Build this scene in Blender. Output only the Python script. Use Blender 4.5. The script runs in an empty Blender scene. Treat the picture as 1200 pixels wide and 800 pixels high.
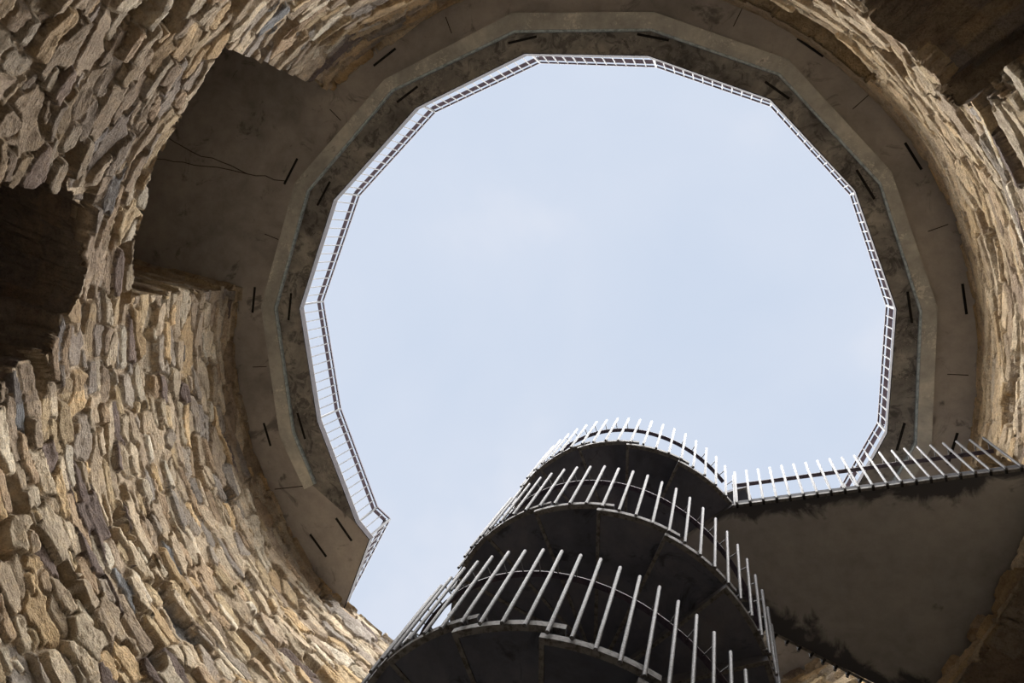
import bpy, math
import numpy as np
from mathutils import Matrix, Vector

C = bpy.context.scene.collection
PI = math.pi
rng = np.random.RandomState(7)

# ------------------------------------------------------------------ camera geometry
F, ZX, ZY = 950.0, 842.0, 282.0            # focal length in pixels and the zenith point in a 1200x800 frame
u = np.array([ZX - 600, -(ZY - 400), -F]); u /= np.linalg.norm(u)
xa = np.array([1.0, 0, 0]) - u[0] * u; xa /= np.linalg.norm(xa)
M = np.array([xa, np.cross(u, xa), u])

def back(px, py, z):
    d = M @ np.array([px - 600, -(py - 400), -F])
    return d * z / d[2]

cam = bpy.data.cameras.new('camera')
cam.sensor_width = 36.0
cam.lens = F * 36.0 / 1200.0
cam.clip_start = 0.02
co = bpy.data.objects.new('camera', cam); C.objects.link(co)
co.matrix_world = Matrix([[M[i][j] for j in range(3)] + [0] for i in range(3)] + [[0, 0, 0, 1]])
bpy.context.scene.camera = co

# ------------------------------------------------------------------ measures of the place (metres, camera at the origin)
WC = np.array([-1.87, 1.60]); WR = 4.80     # stone shaft
GC = np.array([-1.79, 1.49])                # centre of the gallery ring
HG = 10.2                                   # gallery soffit
ZF = -1.6                                   # floor of the shaft
TC = np.array([-0.881, 3.568]); TR = 1.453  # spiral stair
PITCH, ZB, AB = 2.166, 4.31, -2.019
HP = 8.19                                   # landing soffit
BAR = 1.10

# ------------------------------------------------------------------ noise
def _hash(ix, iy, iz, seed):
    h = (ix.astype(np.int64) * 374761393 + iy.astype(np.int64) * 668265263 + iz.astype(np.int64) * 2147483647 + seed * 1274126177) & 0xffffffff
    h = ((h ^ (h >> 13)) * 1274126177) & 0xffffffff
    h = ((h ^ (h >> 16)) * 2246822519) & 0xffffffff
    h = h ^ (h >> 15)
    return (h & 0xffffff) / float(0xffffff)

def vnoise(p, seed=0):
    i = np.floor(p).astype(np.int64); f = p - i
    f = f * f * (3 - 2 * f)
    r = 0
    for a in (0, 1):
        for b in (0, 1):
            for c in (0, 1):
                w = (f[:, 0] if a else 1 - f[:, 0]) * (f[:, 1] if b else 1 - f[:, 1]) * (f[:, 2] if c else 1 - f[:, 2])
                r = r + w * _hash(i[:, 0] + a, i[:, 1] + b, i[:, 2] + c, seed)
    return r * 2 - 1

def fbm(p, octs=3, seed=0, gain=0.5):
    r = 0; a = 1; t = 0
    for k in range(octs):
        r = r + a * vnoise(p * (2.03 ** k) + 13.7 * k, seed + k); t += a; a *= gain
    return r / t

def smooth(x, a, b):
    t = np.clip((x - a) / (b - a), 0, 1)
    return t * t * (3 - 2 * t)

# ------------------------------------------------------------------ materials
def new_mat(name):
    m = bpy.data.materials.new(name); m.use_nodes = True
    nt = m.node_tree
    return m, nt, nt.nodes['Principled BSDF']

def N(nt, t, **kw):
    n = nt.nodes.new(t)
    for k, v in kw.items(): setattr(n, k, v)
    return n

def srgb(r, g, b):
    f = lambda c: (c / 255 / 12.92) if c / 255 <= 0.04045 else ((c / 255 + 0.055) / 1.055) ** 2.4
    return (f(r), f(g), f(b), 1)

def noise_node(nt, vec, scale, detail=4, rough=0.55, dist=0.0):
    n = N(nt, 'ShaderNodeTexNoise'); n.inputs['Scale'].default_value = scale
    n.inputs['Detail'].default_value = detail; n.inputs['Roughness'].default_value = rough
    n.inputs['Distortion'].default_value = dist
    nt.links.new(vec, n.inputs['Vector']); return n.outputs['Fac']

def ramp(nt, fac, stops):
    r = N(nt, 'ShaderNodeValToRGB'); el = r.color_ramp.elements
    while len(el) < len(stops): el.new(0.5)
    for e, (p, c) in zip(el, stops): e.position = p; e.color = c
    nt.links.new(fac, r.inputs['Fac']); return r.outputs['Color']

def mix(nt, a, b, fac, mode='MIX'):
    n = N(nt, 'ShaderNodeMix'); n.data_type = 'RGBA'; n.blend_type = mode
    for s, v in ((6, a), (7, b), (0, fac)):
        if hasattr(v, 'is_linked') or hasattr(v, 'links'): nt.links.new(v, n.inputs[s])
        else: n.inputs[s].default_value = v
    return n.outputs[2]

def bump(nt, bs, h, strength, dist):
    b = N(nt, 'ShaderNodeBump'); b.inputs['Strength'].default_value = strength; b.inputs['Distance'].default_value = dist
    nt.links.new(h, b.inputs['Height']); nt.links.new(b.outputs[0], bs.inputs['Normal'])

def stone_mat():
    m, nt, bs = new_mat('rubble_stone')
    at = N(nt, 'ShaderNodeVertexColor'); at.layer_name = 'Col'
    g = N(nt, 'ShaderNodeNewGeometry'); P = g.outputs['Position']
    f1 = noise_node(nt, P, 9, 6, 0.65); f2 = noise_node(nt, P, 45, 5, 0.7); f3 = noise_node(nt, P, 2.2, 4, 0.6)
    c = mix(nt, at.outputs['Color'], ramp(nt, f1, [(0.3, (0.62, 0.58, 0.54, 1)), (0.5, (1, 1, 1, 1)), (0.72, (1.22, 1.15, 1.02, 1))]), 0.9, 'MULTIPLY')
    c = mix(nt, c, ramp(nt, f2, [(0.32, (0.6, 0.57, 0.55, 1)), (0.5, (1, 1, 1, 1)), (0.7, (1.15, 1.13, 1.1, 1))]), 0.8, 'MULTIPLY')
    c = mix(nt, c, ramp(nt, f3, [(0.35, (0.72, 0.7, 0.7, 1)), (0.6, (1, 1, 1, 1))]), 0.8, 'MULTIPLY')
    nt.links.new(c, bs.inputs['Base Color']); bs.inputs['Roughness'].default_value = 0.9
    bs.inputs['Specular IOR Level'].default_value = 0.2
    # layered bedding: noise squeezed along the vertical
    mp = N(nt, 'ShaderNodeMapping'); mp.inputs['Scale'].default_value = (1, 1, 5); nt.links.new(P, mp.inputs['Vector'])
    fb = noise_node(nt, mp.outputs[0], 12, 6, 0.7, 0.6)
    ad = N(nt, 'ShaderNodeMath', operation='ADD'); nt.links.new(fb, ad.inputs[0]); nt.links.new(f2, ad.inputs[1])
    bump(nt, bs, ad.outputs[0], 1.0, 0.034)
    return m

def concrete_mat(name, base, dark, light, stain=0.45, sc=1.0, spots=0.0, rough=0.85):
    m, nt, bs = new_mat(name)
    g = N(nt, 'ShaderNodeNewGeometry'); P = g.outputs['Position']
    a = noise_node(nt, P, 0.9 * sc, 6, 0.6, 0.4); b = noise_node(nt, P, 7 * sc, 6, 0.7); c2 = noise_node(nt, P, 2.3 * sc, 7, 0.68, 1.2)
    col = ramp(nt, a, [(0.32, dark), (0.52, base), (0.75, light)])
    col = mix(nt, col, ramp(nt, b, [(0.3, (0.8, 0.79, 0.78, 1)), (0.6, (1.04, 1.04, 1.03, 1))]), 0.8, 'MULTIPLY')
    st = ramp(nt, c2, [(stain - 0.09, (0.30, 0.30, 0.32, 1)), (stain, (1, 1, 1, 1))])
    col = mix(nt, col, st, 0.75, 'MULTIPLY')
    if spots:
        e = noise_node(nt, P, 26, 5, 0.75, 0.5); e2 = noise_node(nt, P, 2.7, 3, 0.6)
        mm = N(nt, 'ShaderNodeMath', operation='MULTIPLY'); nt.links.new(e, mm.inputs[0]); nt.links.new(e2, mm.inputs[1])
        col = mix(nt, col, light, ramp(nt, mm.outputs[0], [(0.30, (0, 0, 0, 1)), (0.37, (spots, spots, spots, 1))]))
    nt.links.new(col, bs.inputs['Base Color']); bs.inputs['Roughness'].default_value = rough
    bs.inputs['Specular IOR Level'].default_value = 0.25
    bump(nt, bs, b, 0.35, 0.01)
    return m

def metal_mat(name, c1, c2, metallic=0.3, rough=0.5, sc=60):
    m, nt, bs = new_mat(name)
    g = N(nt, 'ShaderNodeNewGeometry')
    n = noise_node(nt, g.outputs['Position'], sc, 4, 0.65)
    nt.links.new(ramp(nt, n, [(0.36, c2), (0.56, c1)]), bs.inputs['Base Color'])
    bs.inputs['Metallic'].default_value = metallic; bs.inputs['Specular IOR Level'].default_value = 0.2; bs.inputs['Roughness'].default_value = rough
    return m

MAT = {}
MAT['stone'] = stone_mat()
MAT['soffit'] = concrete_mat('walkway_concrete', srgb(154, 149, 146), srgb(130, 126, 124), srgb(168, 163, 157), 0.42, 0.9)
MAT['beam'] = concrete_mat('beam_concrete', srgb(166, 166, 162), srgb(142, 142, 139), srgb(204, 202, 192), 0.36, 1.6, 0.7)
MAT['inner'] = concrete_mat('stained_concrete', srgb(124, 122, 119), srgb(88, 86, 85), srgb(160, 157, 149), 0.50, 2.2, 0.4)
MAT['landing'] = concrete_mat('landing_concrete', srgb(144, 142, 141), srgb(124, 122, 122), srgb(154, 151, 148), 0.36, 0.8)
MAT['tread'] = concrete_mat('dark_tread', srgb(88, 90, 100), srgb(64, 67, 77), srgb(104, 103, 106), 0.42, 1.3)
MAT['galv'] = metal_mat('galvanised_steel', srgb(96, 96, 99), srgb(54, 51, 49), 0.0, 0.5, 70)
MAT['edge'] = metal_mat('weathered_steel_edge', srgb(108, 106, 104), srgb(70, 67, 64), 0.2, 0.6, 25)
MAT['white_steel'] = metal_mat('pale_steel_bar', srgb(46, 47, 52), srgb(36, 37, 42), 0.0, 0.45, 40)
MAT['dark_steel'] = metal_mat('dark_purple_steel', srgb(70, 60, 68), srgb(48, 42, 48), 0.2, 0.5, 30)
MAT['fascia'] = metal_mat('fascia_steel', srgb(48, 43, 47), srgb(32, 29, 32), 0.0, 0.7, 12)
MAT['gutter'] = metal_mat('blue_grey_gutter', srgb(168, 182, 190), srgb(128, 140, 146), 0.1, 0.45, 20)
MAT['black'] = metal_mat('black_slot', srgb(26, 24, 24), srgb(16, 15, 15), 0.0, 0.8, 20)
MAT['crack'] = metal_mat('crack_line', srgb(58, 50, 46), srgb(40, 35, 33), 0.0, 0.9, 20)
MAT['floor'] = concrete_mat('floor_gravel', srgb(214, 206, 192), srgb(196, 187, 172), srgb(226, 219, 206), 0.3, 1.5)

# ------------------------------------------------------------------ mesh helpers
class MB:
    def __init__(s): s.v = []; s.f = []
    def add(s, vs, fs):
        o = len(s.v); s.v += [tuple(float(c) for c in v) for v in vs]; s.f += [tuple(i + o for i in f) for f in fs]
    def hexa(s, b, t):                      # bottom polygon, top polygon
        n = len(b); s.add(list(b) + list(t), [tuple(range(n))[::-1], tuple(range(n, 2 * n))] + [(i, (i + 1) % n, (i + 1) % n + n, i + n) for i in range(n)])
    def box(s, p, q, w, h, up=(0, 0, 1)):   # bar of section w x h from p to q
        p = np.array(p, float); q = np.array(q, float); d = q - p; d /= np.linalg.norm(d)
        up = np.array(up, float)
        if abs(d @ up) > 0.98: up = np.array([1.0, 0, 0])
        sx = np.cross(d, up); sx /= np.linalg.norm(sx); uy = np.cross(sx, d)
        c = [(-w / 2, -h / 2), (w / 2, -h / 2), (w / 2, h / 2), (-w / 2, h / 2)]
        s.hexa([p + sx * a + uy * b for a, b in c], [q + sx * a + uy * b for a, b in c])
    def tube(s, pts, r, n=10, cap=True):
        pts = [np.array(p, float) for p in pts]; rings = []
        for i, p in enumerate(pts):
            d = pts[min(i + 1, len(pts) - 1)] - pts[max(i - 1, 0)]; d /= np.linalg.norm(d)
            a = np.cross(d, [0, 0, 1]) if abs(d[2]) < 0.98 else np.cross(d, [1, 0, 0]); a /= np.linalg.norm(a); b = np.cross(d, a)
            rr = r[i] if isinstance(r, (list, tuple)) else r
            rings.append([p + rr * (math.cos(2 * PI * k / n) * a + math.sin(2 * PI * k / n) * b) for k in range(n)])
        vs = [v for rg in rings for v in rg]; fs = []
        for i in range(len(pts) - 1):
            for k in range(n): fs.append((i * n + k, i * n + (k + 1) % n, (i + 1) * n + (k + 1) % n, (i + 1) * n + k))
        if cap: fs += [tuple(range(n))[::-1], tuple(range((len(pts) - 1) * n, len(pts) * n))]
        s.add(vs, fs)
    def build(s, name, mat, parent=None, smooth_=False):
        me = bpy.data.meshes.new(name); me.from_pydata(s.v, [], s.f); me.materials.append(mat)
        import bmesh
        bm = bmesh.new(); bm.from_mesh(me); bmesh.ops.recalc_face_normals(bm, faces=bm.faces); bm.to_mesh(me); bm.free()
        if smooth_:
            me.shade_smooth()
            try: me.set_sharp_from_angle(angle=math.radians(40))
            except Exception: pass
        o = bpy.data.objects.new(name, me); C.objects.link(o)
        if parent is not None:
            o.parent = parent; o.matrix_parent_inverse = parent.matrix_world.inverted()
        return o

def tag(o, label=None, cat=None, group=None, kind=None):
    if label: o['label'] = label
    if cat: o['category'] = cat
    if group: o['group'] = group
    if kind: o['kind'] = kind
    return o

def thing(name, label, cat, loc, group=None):
    o = bpy.data.objects.new(name, None); C.objects.link(o); o.location = [float(c) for c in loc]
    o.empty_display_size = 0.2
    bpy.context.view_layer.update()
    return tag(o, label, cat, group)

def xyz(p2, z): return np.array([p2[0], p2[1], z], float)

# ------------------------------------------------------------------ stone shaft wall
D2R = PI / 180
OPEN = [  # azimuth from, to (degrees), floor z, top function of azimuth, depth
    (-168.6, -131.5, lambda a: 7.62 + 0.010 * (-131.5 - a), lambda a: 11.0, 2.2),
    (-180.5, -153.6, lambda a: 4.7, lambda a: 7.22 - 0.0052 * (a + 164) ** 2 - 0.1 * (a < -176), 1.9),
    (-66.0, -35.0, lambda a: 4.7, lambda a: 8.12 + 0.12 * np.sin(a * 0.5), 1.7),
    (-80.0, -44.2, lambda a: 9.50, lambda a: 9.98, 0.5),
    (6.5, 24.0, lambda a: 8.12, lambda a: 9.80, 1.3),
    (14.0, 46.0, lambda a: 4.7, lambda a: 7.78, 1.7),
]

def build_wall():
    NT = 1760
    zs = np.concatenate([np.arange(ZF, 4.55, 0.075), np.arange(4.6, 10.245, 0.0145)])
    NZ = len(zs)
    th = (np.arange(NT) / NT) * 2 * PI - PI
    TH, Z = np.meshgrid(th, zs, indexing='ij')
    S = TH * WR; CIRC = 2 * PI * WR
    n0 = TH.size
    dirs = np.stack([np.cos(TH), np.sin(TH)], -1).reshape(-1, 2)
    base = np.c_[WC + WR * dirs, Z.ravel()]
    # warp of the courses
    wz = 0.09 * fbm(base * 0.9, 3, 11) + 0.030 * fbm(base * 3.4, 2, 17)
    ws = 0.10 * fbm(base * 1.7, 3, 23)
    # courses grow taller low in the shaft
    zz = Z.ravel()
    zeta = np.where(zz > 7.2, zz, 7.2 - (7.2 - zz) / 1.22) + wz
    s = S.ravel() + ws
    RH, CW = 0.104, 0.45
    NC = int(round(CIRC / CW)); CWx = CIRC / NC
    r0 = np.floor(zeta / RH).astype(np.int64); c0 = np.floor((s + CIRC / 2) / CWx)
    best = np.full(n0, 9.0); second = np.full(n0, 9.0); bid = np.zeros(n0, np.int64); bs_ = np.zeros(n0); bz = np.zeros(n0)
    zr = np.zeros_like(r0)
    for dr in range(-2, 3):
        for dc in range(-2, 3):
            r = r0 + dr
            shift = _hash(r, zr, zr, 5)
            c = np.floor((s + CIRC / 2) / CWx - shift).astype(np.int64) + dc
            cm = np.mod(c, NC)
            h1 = _hash(r, cm, zr, 31); h2 = _hash(r, cm, zr, 32); h3 = _hash(r, cm, zr, 33); h4 = _hash(r, cm, zr, 34)
            ss = (c + 0.5 + shift + (h1 - 0.5) * 0.55) * CWx - CIRC / 2
            zc = (r + 0.5 + (h2 - 0.5) * 0.40) * RH
            wa = CWx * (0.35 + 1.0 * h3 ** 1.2); wb = RH * (0.42 + 0.75 * h4 ** 1.5)
            big = h4 > 0.90
            wb = np.where(big, wb * (1.45 + 0.5 * h1), wb); wa = np.where(big, wa * 1.35, wa)
            small = h4 < 0.22
            wa = np.where(small, wa * 0.7, wa)
            sk = (_hash(r, cm, zr, 35) - 0.5) * 0.22                   # every stone lies a little askew
            d = ((np.abs(s - ss) / wa) ** 5 + (np.abs(zeta - zc - sk * (s - ss)) / wb) ** 5 + 1e-12) ** 0.2
            nb = d < best
            second = np.where(nb, best, np.minimum(second, d))
            bid = np.where(nb, r * 4096 + cm, bid); bs_ = np.where(nb, ss, bs_); bz = np.where(nb, zc, bz)
            best = np.where(nb, d, best)
    e = second - best
    z0 = np.zeros_like(bid)
    H = lambda k: _hash(bid, z0, z0, k)
    face = smooth(e + 0.05 * fbm(base * 12, 3, 41), 0.0, 0.13)
    low = smooth(-zz, -8.4, -5.8)
    prot = 0.004 + 0.050 * H(51) ** 1.6
    deep = H(52) < 0.11
    prot = np.where(deep, -0.11 * (0.4 + H(53)), prot)
    prot = prot * (1 + 1.1 * low)
    tilt = (H(54) - 0.35) * 0.45 * (zeta - bz) + (H(55) - 0.5) * 0.16 * (s - bs_)
    fr = base * np.array([6, 6, 15.0]) + 7.3 * H(56)[:, None]
    crag = 1 - 2 * np.abs(fbm(fr, 3, 61, 0.55))                     # creased, split faces
    rough = (0.004 + 0.010 * H(57)) * crag * (1 + 0.6 * low) + 0.006 * fbm(base * 34, 2, 67)
    macro = 0.075 * fbm(base * 0.8, 2, 71) + 0.07 * low * fbm(base * 2.0, 2, 73)
    stone_h = prot + tilt * face + rough - (1 - face) * 0.11
    mort_h = -0.019 + 0.036 * fbm(base * 1.9, 3, 43) + 0.007 * fbm(base * 20, 3, 44)
    own = smooth(stone_h - mort_h, -0.006, 0.006)
    hollow = deep.astype(float) * face
    inw = macro + np.maximum(stone_h, np.where(hollow > 0.3, -9, mort_h))
    face = np.maximum(own, (hollow > 0.3).astype(float))
    # smooth plastered band right under the walkway on the east side
    azd = np.degrees(TH.ravel())
    band = smooth(zz, 9.92, 10.02) * smooth(azd, -92, -80) * (1 - smooth(azd, -38, -28))
    inw = inw * (1 - band) + band * (0.05 + 0.012 * fbm(base * 6, 3, 77))
    smoothz = smooth(azd, -48, -36) * (1 - smooth(azd, 10, 22)) * smooth(zz, 9.05, 9.5)      # bigger dressed facing stones
    inw = inw * (1 - 0.45 * smoothz)
    P = base.copy(); P[:, :2] -= dirs * inw[:, None]
    # colour of each stone
    pal = np.array([srgb(*c)[:3] for c in [(212, 199, 178), (200, 185, 164), (224, 214, 195), (188, 173, 155), (208, 190, 160), (216, 192, 156), (182, 173, 162), (172, 166, 160), (138, 126, 122), (152, 156, 162), (190, 170, 146), (232, 225, 210)]])
    pw = np.cumsum([.16, .15, .11, .11, .12, .09, .08, .05, .05, .012, .07, .03]); pw /= pw[-1]
    def stone_col(hh, hb, az, z):
        k = np.searchsorted(pw, hh).clip(0, len(pal) - 1); c = pal[k] * (0.78 + 0.42 * hb)[:, None]
        warm = (smooth(az, -75, -45) * (1 - smooth(az, 30, 60)) * smooth(z, 8.0, 9.2))[:, None]        # honey coloured courses high on the east side
        c = c * (1 - 0.55 * warm) + 0.55 * warm * np.array(srgb(230, 205, 166)[:3]) * (0.85 + 0.25 * hb)[:, None]
        grey = (smooth(-az, 115, 140) * smooth(-z, -8.6, -6.8))[:, None]                               # greyer, darker stone low on the west side, its dimmer light painted in
        return c * (1 - 0.6 * grey) + 0.6 * grey * np.array(srgb(124, 111, 100)[:3]) * (0.7 + 0.45 * hb)[:, None]
    sc = stone_col(H(81), H(82), azd, zz) * np.array([0.90, 0.865, 0.81])
    mortar = np.array(srgb(190, 172, 148)[:3]) * (1 + 0.12 * fbm(base * 5, 3, 83))[:, None]
    col = mortar * (1 - face[:, None]) + sc * face[:, None]
    bandc = np.array(srgb(196, 180, 156)[:3])
    col = col * (1 - band[:, None]) + bandc * band[:, None]
    # openings: decide face by face with the outline drawn to the stones
    tz = (0.5 * bz + 0.5 * zeta - wz)
    tz = np.where(zz > 7.2, tz, 7.2 - (7.2 - tz) * 1.22)
    ts = (0.35 * bs_ + 0.65 * s - ws) / WR / D2R
    oid = np.zeros(n0, np.int8)
    for k, (a0, a1, zl, zh, dp) in enumerate(OPEN):
        a = np.where(ts > 179.49, ts - 360, ts) if a0 < -180 else ts
        if k in (0, 3, 4): a_ = 0.35 * a + 0.65 * azd
        else: a_ = a
        zt = tz if k not in (3,) else 0.25 * tz + 0.75 * zz
        oid[(a_ > a0) & (a_ < a1) & (zt > zl(a)) & (zt < zh(a))] = k + 1
    oid = oid.reshape(NT, NZ)
    fo = oid[:, :-1]                          # face (i,j) uses the id of its lower corner
    I, J = np.meshgrid(np.arange(NT), np.arange(NZ - 1), indexing='ij')
    vid = lambda i, j: (i % NT) * NZ + j
    quad = np.stack([vid(I, J), vid(I, J + 1), vid(I + 1, J + 1), vid(I + 1, J)], -1)
    faces = [quad[fo == 0]]
    verts = [P]; cols = [col]; nv = n0
    def shifted(ix, depth, nz):
        p = base[ix].copy(); d = dirs[ix]
        inn = inw[ix] * max(0.0, 1 - depth / 0.12)
        p[:, :2] += d * (depth - inn)[:, None] if isinstance(depth, np.ndarray) else d * (depth - inn[:, None])
        q = p + 0
        k = min(1.0, depth / 0.10)
        # stones of the reveal, pushed along the wall and up and down
        n1 = fbm(p * np.array([3.2, 3.2, 8.0]), 3, 91 + nz); n2 = fbm(p * np.array([3.0, 3.0, 6.0]), 3, 95 + nz)
        tang = np.c_[-d[:, 1], d[:, 0]]
        q[:, :2] += tang * (0.05 * k * n1)[:, None]; q[:, 2] += 0.035 * k * n2
        if depth > 0.2: q[:, :2] += d * (0.03 * n2)[:, None]
        return q
    for k, (a0, a1, zl, zh, dp) in enumerate(OPEN):
        sel = fo == k + 1
        if not sel.any(): continue
        # back of the opening
        used = np.unique(quad[sel]); remap = np.full(n0, -1); 
        back_ = base[used].copy(); back_[:, :2] += dirs[used] * dp
        back_[:, :2] += dirs[used] * (0.05 * fbm(back_ * np.array([3, 3, 7.0]), 3, 99))[:, None]
        step = 1
        remap[used] = nv + np.arange(len(used))
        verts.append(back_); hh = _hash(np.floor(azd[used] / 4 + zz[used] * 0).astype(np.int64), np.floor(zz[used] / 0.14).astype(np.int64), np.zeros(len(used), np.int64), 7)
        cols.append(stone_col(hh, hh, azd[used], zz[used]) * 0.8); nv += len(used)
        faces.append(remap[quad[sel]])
        # reveal strips
        E = []
        pad = np.zeros((1, NZ - 1), bool)
        right = sel & ~np.roll(sel, -1, 0); left = sel & ~np.roll(sel, 1, 0)
        up = sel.copy(); up[:, :-1] &= ~sel[:, 1:]; up[:, -1] = False
        dn = sel.copy(); dn[:, 1:] &= ~sel[:, :-1]; dn[:, 0] = False
        i, j = np.nonzero(right); E.append(np.c_[vid(i + 1, j), vid(i + 1, j + 1)])
        i, j = np.nonzero(left); E.append(np.c_[vid(i, j + 1), vid(i, j)])
        i, j = np.nonzero(up); E.append(np.c_[vid(i + 1, j + 1), vid(i, j + 1)])
        i, j = np.nonzero(dn); E.append(np.c_[vid(i, j), vid(i + 1, j)])
        E = np.concatenate(E); uv = np.unique(E)
        nst = max(3, int(dp / 0.035)); idx = np.full(n0, -1); prev = idx.copy(); prev[uv] = uv
        for t in range(1, nst + 1):
            dd = dp * t / nst
            if t < nst:
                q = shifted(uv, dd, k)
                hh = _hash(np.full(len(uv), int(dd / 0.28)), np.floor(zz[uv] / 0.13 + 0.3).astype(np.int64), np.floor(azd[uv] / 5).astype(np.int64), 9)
                cols.append(stone_col(hh, hh, azd[uv], zz[uv]) * (0.7 if k in (1, 2, 5) else 0.9) * 0.6 + 0.4 * np.array(srgb(*((128, 114, 106) if k in (1, 2, 5) else (180, 160, 130)))[:3])); verts.append(q)  # niche reveals tinted darker, shade of the recess put into the stone colour
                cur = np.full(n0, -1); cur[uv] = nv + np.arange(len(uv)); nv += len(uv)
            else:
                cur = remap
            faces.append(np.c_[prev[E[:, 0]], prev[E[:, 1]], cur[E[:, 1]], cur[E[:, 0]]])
            prev = cur
    V = np.concatenate(verts).astype(np.float32); Fc = np.concatenate([f.reshape(-1, 4) for f in faces]).astype(np.int32)
    CC = np.concatenate(cols).astype(np.float32)
    me = bpy.data.meshes.new('wall_shaft')
    me.vertices.add(len(V)); me.vertices.foreach_set('co', V.ravel())
    me.loops.add(Fc.size); me.loops.foreach_set('vertex_index', Fc.ravel())
    me.polygons.add(len(Fc)); me.polygons.foreach_set('loop_start', (np.arange(len(Fc)) * 4).astype(np.int32))
    me.polygons.foreach_set('loop_total', np.full(len(Fc), 4, np.int32))
    me.update(calc_edges=True)
    ca = me.color_attributes.new('Col', 'FLOAT_COLOR', 'POINT')
    ca.data.foreach_set('color', np.c_[CC, np.ones(len(CC), np.float32)].astype(np.float32).ravel())
    me.materials.append(MAT['stone'])
    me.shade_smooth()
    o = bpy.data.objects.new('wall_shaft', me); C.objects.link(o)
    tag(o, 'round shaft wall of rough tan rubble stone with openings', 'wall', kind='structure')
    return o

build_wall()

# ------------------------------------------------------------------ floor
m = MB(); nseg = 96
ring = [WC + 6.6 * np.array([math.cos(2 * PI * k / nseg), math.sin(2 * PI * k / nseg)]) for k in range(nseg)]
m.hexa([xyz(p, ZF - 0.1) for p in ring], [xyz(p, ZF) for p in ring])
tag(m.build('floor', MAT['floor']), 'pale gravel floor at the foot of the shaft', 'floor', kind='structure')

# ------------------------------------------------------------------ ring walkway
deck_px = [(417, 612), (372, 494), (351, 361), (391, 234), (487.5, 126), (615, 62.5), (760, 65), (903, 116), (1002.5, 222.8), (1051, 362), (1040, 507.5)]
deck = [back(*p, HG)[:2] for p in deck_px]
az = lambda p, c=GC: math.atan2(p[1] - c[1], p[0] - c[0])
A_last = az(deck[-1]); 
for k in (1, 2, 3): deck.append(GC + 3.86 * np.array([math.cos(A_last + k * 0.402), math.sin(A_last + k * 0.402)]))
si_px = [(367, 568), (341.5, 507), (320.7, 361.5), (359, 223), (458.2, 104.8), (602, 35), (763, 33), (914, 85.5), (1033, 214), (1081, 365)]
so_px = {5: (600, 15), 6: (766.7, 14), 7: (924, 69.5), 8: (1044.7, 200.8), 9: (1099, 360.6)}
ZBEAM = HG - 0.085
si = [back(*p, ZBEAM)[:2] for p in si_px]
BC = GC * (ZBEAM / HG)
for k in range(len(si), len(deck)): a = az(deck[k]) + 0.01; si.append(BC + 4.185 * np.array([math.cos(a), math.sin(a)]))
so = []
for k, p in enumerate(si):
    if k in so_px: so.append(back(*so_px[k], ZBEAM)[:2])
    else:
        d = p - BC; d /= np.linalg.norm(d); so.append(p + d * (0.20 if 0 < k < 4 else 0.16))

walk = thing('ring_walkway', 'concrete ring walkway around the round sky opening with stained soffit', 'walkway', xyz(GC, HG))
# slab: one soffit, its outer rim buried in the masonry
endP = np.array([back(433, 632, HG)[:2], back(397, 730, HG)[:2]])
tailO = back(397, 730, HG)[:2] + (endP[1] - endP[0]) * 0.9
inner = [endP[0]] + deck
def rim(a, r=7.4): return WC + r * np.array([math.cos(a), math.sin(a)])
a_s = az(tailO, WC); a_e = az(deck[-1], WC) + 2 * PI
outer = []
na = 60
a_s2 = a_s
outer = [tailO] + [rim(a_s2 + (a_e - a_s2) * k / na) for k in range(0, na + 1)]
# quads between inner polyline and outer arc by matching parameter
def resample(poly, n):
    poly = np.array(poly); L = np.r_[0, np.cumsum(np.linalg.norm(np.diff(poly, axis=0), axis=1))]
    t = np.linspace(0, L[-1], n); return np.c_[np.interp(t, L, poly[:, 0]), np.interp(t, L, poly[:, 1])]
def ring_strip(inn, zlo, zhi, mb, rad_fn):
    """prism cells between the polyline inn and rad_fn(point)"""
    n = len(inn)
    for k in range(n - 1):
        a, b = inn[k], inn[k + 1]; c, d = rad_fn(b), rad_fn(a)
        mb.add([xyz(a, zlo), xyz(b, zlo), xyz(c, zlo), xyz(d, zlo), xyz(a, zhi), xyz(b, zhi), xyz(c, zhi), xyz(d, zhi)],
               [(0, 1, 2, 3), (7, 6, 5, 4), (0, 4, 5, 1), (2, 6, 7, 3)] + ([(0, 3, 7, 4)] if k == 0 else []) + ([(1, 5, 6, 2)] if k == n - 2 else []))
def ray_out(p, r=7.4):
    if abs(p[0] - endP[0][0]) < 1e-6 and abs(p[1] - endP[0][1]) < 1e-6:
        return endP[0] + (endP[1] - endP[0]) * 2.1
    d = p - GC; d = d / np.linalg.norm(d); f = p - WC
    b = f @ d; c = f @ f - r * r; return p + d * (-b + math.sqrt(b * b - c))
m = MB(); ring_strip(inner, HG, HG + 0.13, m, ray_out)
slab = m.build('slab', MAT['soffit'], walk)
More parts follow.
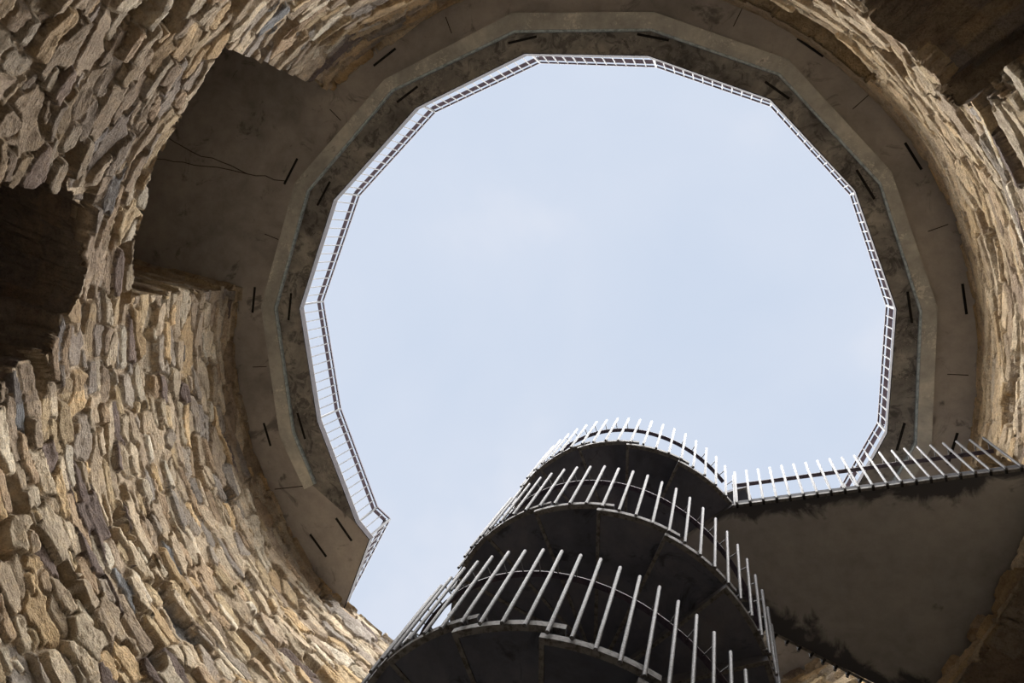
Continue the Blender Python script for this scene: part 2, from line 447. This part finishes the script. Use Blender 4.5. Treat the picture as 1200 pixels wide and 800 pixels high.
# inner stained soffit strip, a shallow step below the slab
m = MB()
inn = [endP[0] * 1.0] + deck
mid = [deck[0] + (si[0] - deck[0]) * 0.98] + si
def lerp(a, b, t): return a + (b - a) * t
for k in range(len(deck) - 1):
    a, b = deck[k], deck[k + 1]
    s0 = si[k] * (HG / ZBEAM); s1 = si[k + 1] * (HG / ZBEAM)
    m.add([xyz(a, HG - 0.02), xyz(b, HG - 0.02), xyz(s1, HG - 0.02), xyz(s0, HG - 0.02), xyz(a, HG), xyz(b, HG), xyz(s1, HG), xyz(s0, HG)],
          [(0, 1, 2, 3), (0, 4, 5, 1), (2, 6, 7, 3), (0, 3, 7, 4), (1, 5, 6, 2)])
tag(m.build('inner_soffit', MAT['inner'], walk), 'darker stained inner strip of the soffit')
m = MB()
for k in range(len(si) - 1):
    m.hexa([xyz(si[k], ZBEAM), xyz(si[k + 1], ZBEAM), xyz(so[k + 1], ZBEAM), xyz(so[k], ZBEAM)],
           [xyz(si[k], HG - 0.001), xyz(si[k + 1], HG - 0.001), xyz(so[k + 1], HG - 0.001), xyz(so[k], HG - 0.001)])
tag(m.build('drop_beam', MAT['beam'], walk), 'paler concrete rib with lime bloom')
m = MB()
for k in range(len(si) - 1):
    gi = [si[j] + (GC - si[j]) / np.linalg.norm(GC - si[j]) * 0.012 for j in (k, k + 1)]
    m.box(xyz(gi[0], ZBEAM + 0.045), xyz(gi[1], ZBEAM + 0.045), 0.024, 0.055)
tag(m.build('gutter', MAT['gutter'], walk), 'pale blue grey gutter')
m = MB()
fl = [endP[1] * 1.0 + (endP[1] - endP[0]) * 0.3, endP[0]] + deck
def inward(p): return p + (GC - p) / np.linalg.norm(GC - p) * 0.004
for k in range(len(fl) - 1): m.box(xyz(inward(fl[k]), HG + 0.045), xyz(inward(fl[k + 1]), HG + 0.045), 0.012, 0.12)
tag(m.build('edge_plate', MAT['fascia'], walk), 'dark purple grey steel edge plate')
# slots near every corner, on both sides of the rib
for k in range(1, len(deck)):
    a = az(deck[k], GC)
    for r in (4.60, 4.02):
        if r == 4.60 and k in (4,): pass
        c = GC + r * np.array([math.cos(a), math.sin(a)]); t = np.array([-math.sin(a), math.cos(a)])
        z = HG - (0.004 if r == 4.60 else 0.024)
        L = 0.17 + 0.03 * rng.rand()
        m = MB(); m.box(xyz(c - t * L, z), xyz(c + t * L, z), 0.028, 0.012); m.build('drain_slot', MAT['black'], walk)
for p, q in (((363.5, 625.7), (382.5, 651.9)), ((393.8, 606.8), (412.2, 633.4))):
    m = MB(); a, b = back(*p, HG), back(*q, HG); a[2] = b[2] = HG - 0.004; m.box(a, b, 0.03, 0.012); m.build('drain_slot', MAT['black'], walk)
# construction joints
jl = [((318, 572), (388, 566)), ((270, 333), (300, 336)), ((1085, 317), (1128, 318))]
for k in range(1, len(deck) - 1):
    c = (deck[k] + deck[k + 1]) / 2; d = c - GC; d /= np.linalg.norm(d)
    m = MB(); q = GC + d * 4.40; w = GC + d * 4.62
    m.box(xyz(q, HG - 0.001), xyz(w, HG - 0.001), 0.010, 0.006); m.build('joint', MAT['crack'], walk)
a, b = back(322, 573, HG), back(386, 566, HG); m = MB(); m.box(a - [0, 0, .001], b - [0, 0, .001], 0.012, 0.006); m.build('joint', MAT['crack'], walk)
for pl in ([(165, 148), (195, 160), (225, 178), (260, 190), (290, 204)], [(182, 186), (215, 190), (255, 196), (300, 206), (335, 212)]):   # cracks across the passage ceiling
    m = MB(); pts = []
    for i, (x, y) in enumerate(pl):
        pts.append(back(x, y, HG) + [0, 0, 0.000])
        if i < len(pl) - 1:
            x2, y2 = pl[i + 1]
            for t in (0.33, 0.66): pts.append(back(x + (x2 - x) * t + rng.uniform(-2, 2), y + (y2 - y) * t + rng.uniform(-2, 2), HG))
    m.tube(pts, 0.006, 5); m.build('crack', MAT['crack'], walk)

# ------------------------------------------------------------------ walkway railing, one section for each straight side
ZR = HG + 1.12
rail_px = [(457, 608), (442, 594), (399, 478.7), (378.5, 353), (421, 229), (510, 131), (632.8, 73.3), (769, 78), (903, 124), (996.8, 228), (1039, 357.8), (1029, 495)]
rp = [back(389, 740, ZR)[:2]] + [back(*p, ZR)[:2] for p in rail_px]
a0 = az(rp[-1])
for k in (1, 2): rp.append(GC + 3.99 * np.array([math.cos(a0 + k * 0.40), math.sin(a0 + k * 0.40)]))
names = ['beside the open gap next to the spiral stair', 'tiny piece at its sharp lower left corner', 'lower left, reaching the sharp corner piece',
         'left side, just below its leftmost corner', 'left side, just above its leftmost corner', 'upper left, facing the passage opening',
         'upper left, meeting the flat top side', 'the flat topmost side', 'upper right, meeting the flat top side',
         'upper right, steep second side after the top', 'right side, just above its rightmost corner', 'right side, just below its rightmost corner',
         'lower right, ending behind the landing bars', 'hidden behind landing and stair']
def offset_pt(i, pts, d):
    """vertex i of an open polyline moved outwards (away from the opening) by d"""
    p = pts[i]; ns = []
    for a, b in ((i - 1, i), (i, i + 1)):
        if a >= 0 and b < len(pts):
            t = pts[b] - pts[a]; t /= np.linalg.norm(t); n = np.array([t[1], -t[0]])
            ns.append(n)
    n = ns[0] if len(ns) == 1 else (ns[0] + ns[1]); n = n / np.linalg.norm(n)
    k = 1.0 / max(0.5, n @ ns[0])
    return p + n * d * k
# outward side test
t = rp[6] - rp[5]; nrm = np.array([t[1], -t[0]]); sgn = 1.0 if nrm @ (rp[5] - GC) > 0 else -1.0
HR = [offset_pt(i, rp, sgn * 0.050) for i in range(len(rp))]
for k in range(len(rp) - 1):
    a, b = rp[k], rp[k + 1]; L = np.linalg.norm(b - a)
    tt = thing('guard_railing', 'walkway railing section, ' + names[k], 'railing', xyz((a + b) / 2, HG + 0.133), 'railing sections around the ring walkway')
    nb = max(1, int(round(L / 0.128)))
    for i in range(nb):
        p = lerp(a, b, i / nb)
        mm = MB()
        if i == 0 and k > 0:
            mm.box(xyz(p, HG + 0.133), xyz(p, ZR - 0.012), 0.026, 0.026); 
            mm.box(xyz(p, ZR - 0.07), xyz(HR[k], ZR - 0.07), 0.02, 0.02); mm.build('post', MAT['white_steel'], tt)
        else:
            mm.tube([xyz(p, HG + 0.133), xyz(p, ZR - 0.012)], 0.0085, 8)
            mm.build('baluster', MAT['white_steel'], tt, True)
    mm = MB(); mm.box(xyz(a, ZR), xyz(b, ZR), 0.022, 0.022); mm.build('top_rail', MAT['dark_steel'], tt)
    mm = MB(); mm.box(xyz(HR[k], ZR - 0.04), xyz(HR[k + 1], ZR - 0.04), 0.052, 0.014); mm.build('handrail', MAT['dark_steel'], tt)

# ------------------------------------------------------------------ spiral stair
stair = thing('spiral_staircase', 'dark spiral staircase with pale upright bars rising at the bottom of the shaft', 'staircase', xyz(TC, ZF))
# phi grows upwards; plan angle a = AB - phi.  z of the soffit by phi, phi = 0 at angle AB on the lowest visible turn
PH_L = 4 * PI + (AB + 0.70)                  # phi where the landing ends (angle -0.70, third visible turn)
PH_L0 = PH_L - 0.92                          # phi where the landing begins (angle 0.22)
def helix(ph):
    z = ZB + PITCH * ph / (2 * PI)
    h0 = PH_L0 - 2.6                         # the hidden rear half climbs a little faster, up to the landing
    if h0 < ph <= PH_L0: z += (ph - h0) / 2.6 * (HP - 0.10 - (ZB + PITCH * PH_L0 / (2 * PI)))
    if PH_L0 < ph < PH_L: z = HP
    return z
STEP = 2 * PI / 16
def arc(r, a0, a1, n): return [TC + r * np.array([math.cos(a0 + (a1 - a0) * i / n), math.sin(a0 + (a1 - a0) * i / n)]) for i in range(n + 1)]
ph_top = PH_L + 2 * PI - 0.62
ph_start = PH_L - STEP * 16 * 4 - STEP * 8
treads = []
k = 0; ph = PH_L
while ph < ph_top: treads.append(ph); ph += STEP
ph = PH_L - STEP
while helix(ph) > ZF + 0.12:
    if ph + STEP <= PH_L0 + 1e-6 + STEP * 0.4: treads.append(ph)
    ph -= STEP
RO, RI = TR - 0.022, 0.22
for ph in treads:
    a1 = AB - ph; a0 = a1 - STEP - 0.085      # overlaps the next higher step
    zc = helix(ph + STEP / 2) + 0.035
    th_ = 0.045
    n = 8
    mm = MB(); o_ = arc(RO, a0, a1, n); i_ = arc(RI, a0, a1, 3)[::-1]
    pl = o_ + i_
    mm.hexa([xyz(p, zc) for p in pl], [xyz(p, zc + th_) for p in pl])
    t_ = mm.build('tread', MAT['tread'], stair)
    mm = MB(); o1 = arc(RO + 0.001, a0, a1, n)
    o2 = arc(RO - 0.006, a0, a1, n); oi = arc(RO - 0.040, a0, a1, n)
    for i in range(n):
        mm.hexa([xyz(o1[i], zc - 0.004), xyz(o1[i + 1], zc - 0.004), xyz(o2[i + 1], zc - 0.004), xyz(o2[i], zc - 0.004)], [xyz(o1[i], zc + 0.04), xyz(o1[i + 1], zc + 0.04), xyz(o2[i + 1], zc + 0.04), xyz(o2[i], zc + 0.04)])
        mm.hexa([xyz(o1[i], zc - 0.012), xyz(o1[i + 1], zc - 0.012), xyz(oi[i + 1], zc - 0.012), xyz(oi[i], zc - 0.012)], [xyz(o1[i], zc - 0.002), xyz(o1[i + 1], zc - 0.002), xyz(oi[i + 1], zc - 0.002), xyz(oi[i], zc - 0.002)])
    tag(mm.build('edge_plate', MAT['edge'], t_), 'light steel edge plate')
    # front edge angle and riser
    mm = MB(); d = np.array([math.cos(a0 + 0.01), math.sin(a0 + 0.01)])
    p0, p1 = TC + d * RI, TC + d * (RO - 0.005)
    mm.box(xyz(p0, zc - 0.006), xyz(p1, zc - 0.006), 0.028, 0.010)
    tag(mm.build('nosing', MAT['edge'], t_), 'steel angle along the rear edge')
    mm = MB(); d = np.array([math.cos(a0 + 0.02), math.sin(a0 + 0.02)]); p0, p1 = TC + d * RI, TC + d * (RO - 0.01)
    zt = zc + PITCH / 16
    mm.box(xyz(p0, (zc + zt + th_) / 2), xyz(p1, (zc + zt + th_) / 2), 0.008, zt - zc - th_ + 0.02); mm.build('riser', MAT['tread'], t_)

mm = MB(); mm.tube([xyz(TC, ZF), xyz(TC, helix(ph_top) + 0.5)], 0.24, 32); mm.build('column', MAT['tread'], stair, True)

# balusters
DB = 2 * PI / 66
def project(P):
    c = P @ M; return 600 - F * c[0] / c[2], 400 + F * c[1] / c[2]
bars = []
i = -400
while True:
    ph = i * DB
    i += 1
    if helix(ph) < ZF + 0.1: continue
    if ph > ph_top: break
    a = AB - ph
    if PH_L0 - 0.03 < ph < PH_L - 0.02: continue
    bars.append((ph, a))
def vis(b):
    ph, a = b
    am = (a + PI) % (2 * PI) - PI
    if not (-PI - 0.1 < am < 0.15 or am > PI - 0.35): return 0
    p = TC + TR * np.array([math.cos(a), math.sin(a)]); x, y = project(xyz(p, helix(ph) + BAR))
    if not (-10 < x < 1210 and -10 < y < 815): return 0
    return 1.0 / np.linalg.norm(xyz(p, helix(ph)))
ranked = sorted(range(len(bars)), key=lambda j: -vis(bars[j]))
shown = set(j for j in ranked[:100] if vis(bars[j]) > 0)
rest = MB()
for j, (ph, a) in enumerate(bars):
    p = TC + TR * np.array([math.cos(a), math.sin(a)]); z = helix(ph)
    tgt = MB() if j in shown else rest
    d = np.array([math.cos(a), math.sin(a)])
    dz = 0.012 * math.sin(j * 2.4)
    tgt.tube([xyz(p, z - 0.03 + dz), xyz(p, z + BAR - 0.008 + dz), xyz(p, z + BAR + dz)], [0.0128, 0.0128, 0.0075], 10)
    tgt.box(xyz(p - d * 0.01, z + 0.055), xyz(p - d * 0.05, z + 0.055), 0.018, 0.03)            # bolt lug at the foot
    tgt.box(xyz(p, z + 0.93), xyz(p - d * 0.10, z + 0.93), 0.008, 0.012)                         # bracket to the handrail
    if j in shown: tgt.build('baluster', MAT['galv'], stair, True)
tag(rest.build('baluster', MAT['galv'], stair, True), 'remaining upright bars around the rear and foot of the stair', kind='stuff')
# handrail: a flat bar inside the balusters
def rail_strip(p0, p1, n, name, r, zoff, w, h, mat):
    mm = MB(); prev = None
    vs, fs = [], []
    for i in range(n + 1):
        ph = p0 + (p1 - p0) * i / n; a = AB - ph; d = np.array([math.cos(a), math.sin(a)]); z = helix(ph) + zoff
        for dr, dz in ((-w / 2, -h / 2), (w / 2, -h / 2), (w / 2, h / 2), (-w / 2, h / 2)): vs.append(xyz(TC + d * (r + dr), z + dz))
    for i in range(n):
        for q in range(4): fs.append((4 * i + q, 4 * i + (q + 1) % 4, 4 * i + 4 + (q + 1) % 4, 4 * i + 4 + q))
    fs += [(0, 1, 2, 3), (4 * n, 4 * n + 1, 4 * n + 2, 4 * n + 3)]
    mm.add(vs, fs); return mm.build(name, mat, stair)
ph_low = (ZF + 0.1 - ZB) * 2 * PI / PITCH
rail_strip(ph_low, PH_L0 - 0.02, 420, 'handrail', TR - 0.105, 0.93, 0.042, 0.012, MAT['dark_steel'])
rail_strip(PH_L + 0.02, ph_top, 130, 'handrail', TR - 0.105, 0.93, 0.042, 0.012, MAT['dark_steel'])

# ------------------------------------------------------------------ landing from the stair to the wall
land = thing('landing_platform', 'wedge-shaped dark concrete landing with upright steel bars bridging stair and right wall', 'platform', xyz((1.6, 3.0), HP))
aT = arc(TR - 0.02, -0.70, 0.22, 8)
B0 = np.array([2.80, 2.075]); B1 = np.array([1.10 + 1.75 * 1.25, 4.15 + 0.66 * 1.25]); B1 = np.array([0.56, 3.885]) + (np.array([1.75, 4.42]) - np.array([0.56, 3.885])) * 1.42
midw = [WC + 4.95 * np.array([math.cos(x), math.sin(x)]) for x in np.linspace(math.atan2(*(B0 - WC)[::-1]), math.atan2(*(B1 - WC)[::-1]), 9)]
E0 = WC + 4.95 * np.array([math.cos(0.095), math.sin(0.095)])
pl = aT[::-1] + [np.array([1.34, 2.375]), B0] + midw[0:] 
dI = [TC + 0.26 * np.array([math.cos(x), math.sin(x)]) for x in (0.22, -0.24, -0.70)]
pl = [aT[8]] + dI + [aT[0], B0] + midw
mm = MB(); mm.hexa([xyz(p, HP) for p in pl], [xyz(p, HP + 0.14) for p in pl]); mm.build('slab', MAT['landing'], land)
for (p, q, nb0, lab) in ((aT[0], B0, 20, 1), (aT[8], B1, 16, 0)):
    mm = MB(); t = (q - p) / np.linalg.norm(q - p); nrm = np.array([t[1], -t[0]])
    if nrm @ (np.array([1.6, 3.1]) - p) > 0: nrm = -nrm
    mm.box(xyz(p + nrm * 0.004, HP + 0.012), xyz(q + nrm * 0.004, HP + 0.012), 0.008, 0.034)
    mm.box(xyz(p - nrm * 0.008, HP - 0.005), xyz(q - nrm * 0.008, HP - 0.005), 0.024, 0.008)
    tag(mm.build('edge_plate', MAT['edge'], land), 'light steel edge plate')
    L = np.linalg.norm(q - p); nb = int(L / 0.128)
    for i in range(nb + (1 if lab else 0)):
        c = p + t * (0.05 + i * 0.128) + nrm * 0.030
        mm = MB(); dz = 0.010 * math.sin(i * 1.9)
        mm.tube([xyz(c, HP - 0.035), xyz(c, HP + BAR - 0.008 + dz), xyz(c, HP + BAR + dz)], [0.0128, 0.0128, 0.0075], 10)
        mm.box(xyz(c - nrm * 0.0, HP + 0.93), xyz(c - nrm * 0.10, HP + 0.93), 0.008, 0.012)
        b_ = mm.build('baluster', MAT['galv'], land, True)
        mm = MB(); mm.tube([xyz(c - nrm * 0.05, HP - 0.022), xyz(c + nrm * 0.012, HP - 0.022)], 0.013, 8); mm.build('bolt', MAT['black'], b_, True)
    mm = MB(); mm.box(xyz(p - nrm * 0.075, HP + 0.93), xyz(q - nrm * 0.075, HP + 0.93), 0.042, 0.012); mm.build('handrail', MAT['dark_steel'], land)

# damp black stains creeping in from both free edges of the landing
def edge_stain(mat, lines):
    nt = mat.node_tree; bs = nt.nodes['Principled BSDF']; src = bs.inputs['Base Color'].links[0].from_socket
    g = N(nt, 'ShaderNodeNewGeometry'); col = src
    n1 = noise_node(nt, g.outputs['Position'], 2.6, 6, 0.62, 1.0)
    for p, q, nrm, wdt, off in lines:
        dp = N(nt, 'ShaderNodeVectorMath', operation='DOT_PRODUCT'); nt.links.new(g.outputs['Position'], dp.inputs[0]); dp.inputs[1].default_value = (nrm[0], nrm[1], 0)
        a = N(nt, 'ShaderNodeMath', operation='SUBTRACT'); nt.links.new(dp.outputs['Value'], a.inputs[0]); a.inputs[1].default_value = float(nrm @ p)
        b = N(nt, 'ShaderNodeMath', operation='DIVIDE'); nt.links.new(a.outputs[0], b.inputs[0]); b.inputs[1].default_value = wdt
        c = N(nt, 'ShaderNodeMath', operation='MULTIPLY_ADD'); nt.links.new(n1, c.inputs[0]); c.inputs[1].default_value = -3.2; nt.links.new(b.outputs[0], c.inputs[2])
        d = N(nt, 'ShaderNodeMath', operation='ADD'); nt.links.new(c.outputs[0], d.inputs[0]); d.inputs[1].default_value = off
        col = mix(nt, (0.055, 0.055, 0.062, 1), col, ramp(nt, d.outputs[0], [(0.0, (0, 0, 0, 1)), (0.45, (1, 1, 1, 1))]))
    nt.links.new(col, bs.inputs['Base Color'])
def inn_n(p, q):
    t = (q - p) / np.linalg.norm(q - p); n = np.array([t[1], -t[0]])
    return n if n @ (np.array([1.6, 3.1]) - p) > 0 else -n
edge_stain(MAT['landing'], [(aT[0], B0, inn_n(aT[0], B0), 0.22, 1.25), (aT[8], B1, inn_n(aT[8], B1), 0.26, 1.0)])

# ------------------------------------------------------------------ sky and light
w = bpy.data.worlds.new('overcast'); bpy.context.scene.world = w; w.use_nodes = True
nt = w.node_tree; bg = nt.nodes['Background']
tc = N(nt, 'ShaderNodeTexCoord')
cl = noise_node(nt, tc.outputs['Generated'], 2.6, 5, 0.5, 0.3)
colr = ramp(nt, cl, [(0.30, srgb(204, 217, 237)), (0.52, srgb(213, 223, 240)), (0.70, srgb(230, 234, 245))])
nt.links.new(colr, bg.inputs['Color']); bg.inputs['Strength'].default_value = 1.0

def sun(name, az_deg, el_deg, strength, angle, color):
    l = bpy.data.lights.new(name, 'SUN'); l.energy = strength; l.angle = math.radians(angle); l.color = color
    o = bpy.data.objects.new(name, l); C.objects.link(o)
    d = Vector((math.cos(az_deg * D2R) * math.cos(el_deg * D2R), math.sin(az_deg * D2R) * math.cos(el_deg * D2R), math.sin(el_deg * D2R)))
    o.rotation_euler = d.to_track_quat('Z', 'Y').to_euler(); o.location = d * 30
sun('veiled_sun', -110, 76, 23.0, 140, (1.0, 0.97, 0.935))

sc = bpy.context.scene
sc.view_settings.view_transform = 'Standard'; sc.view_settings.look = 'None'
sc.view_settings.exposure = 0.0; sc.view_settings.gamma = 1.0; sc.view_settings.use_curve_mapping = False
sc.cycles.max_bounces = 8; sc.cycles.diffuse_bounces = 6
try: sc.cycles.use_denoising = True
except Exception: pass
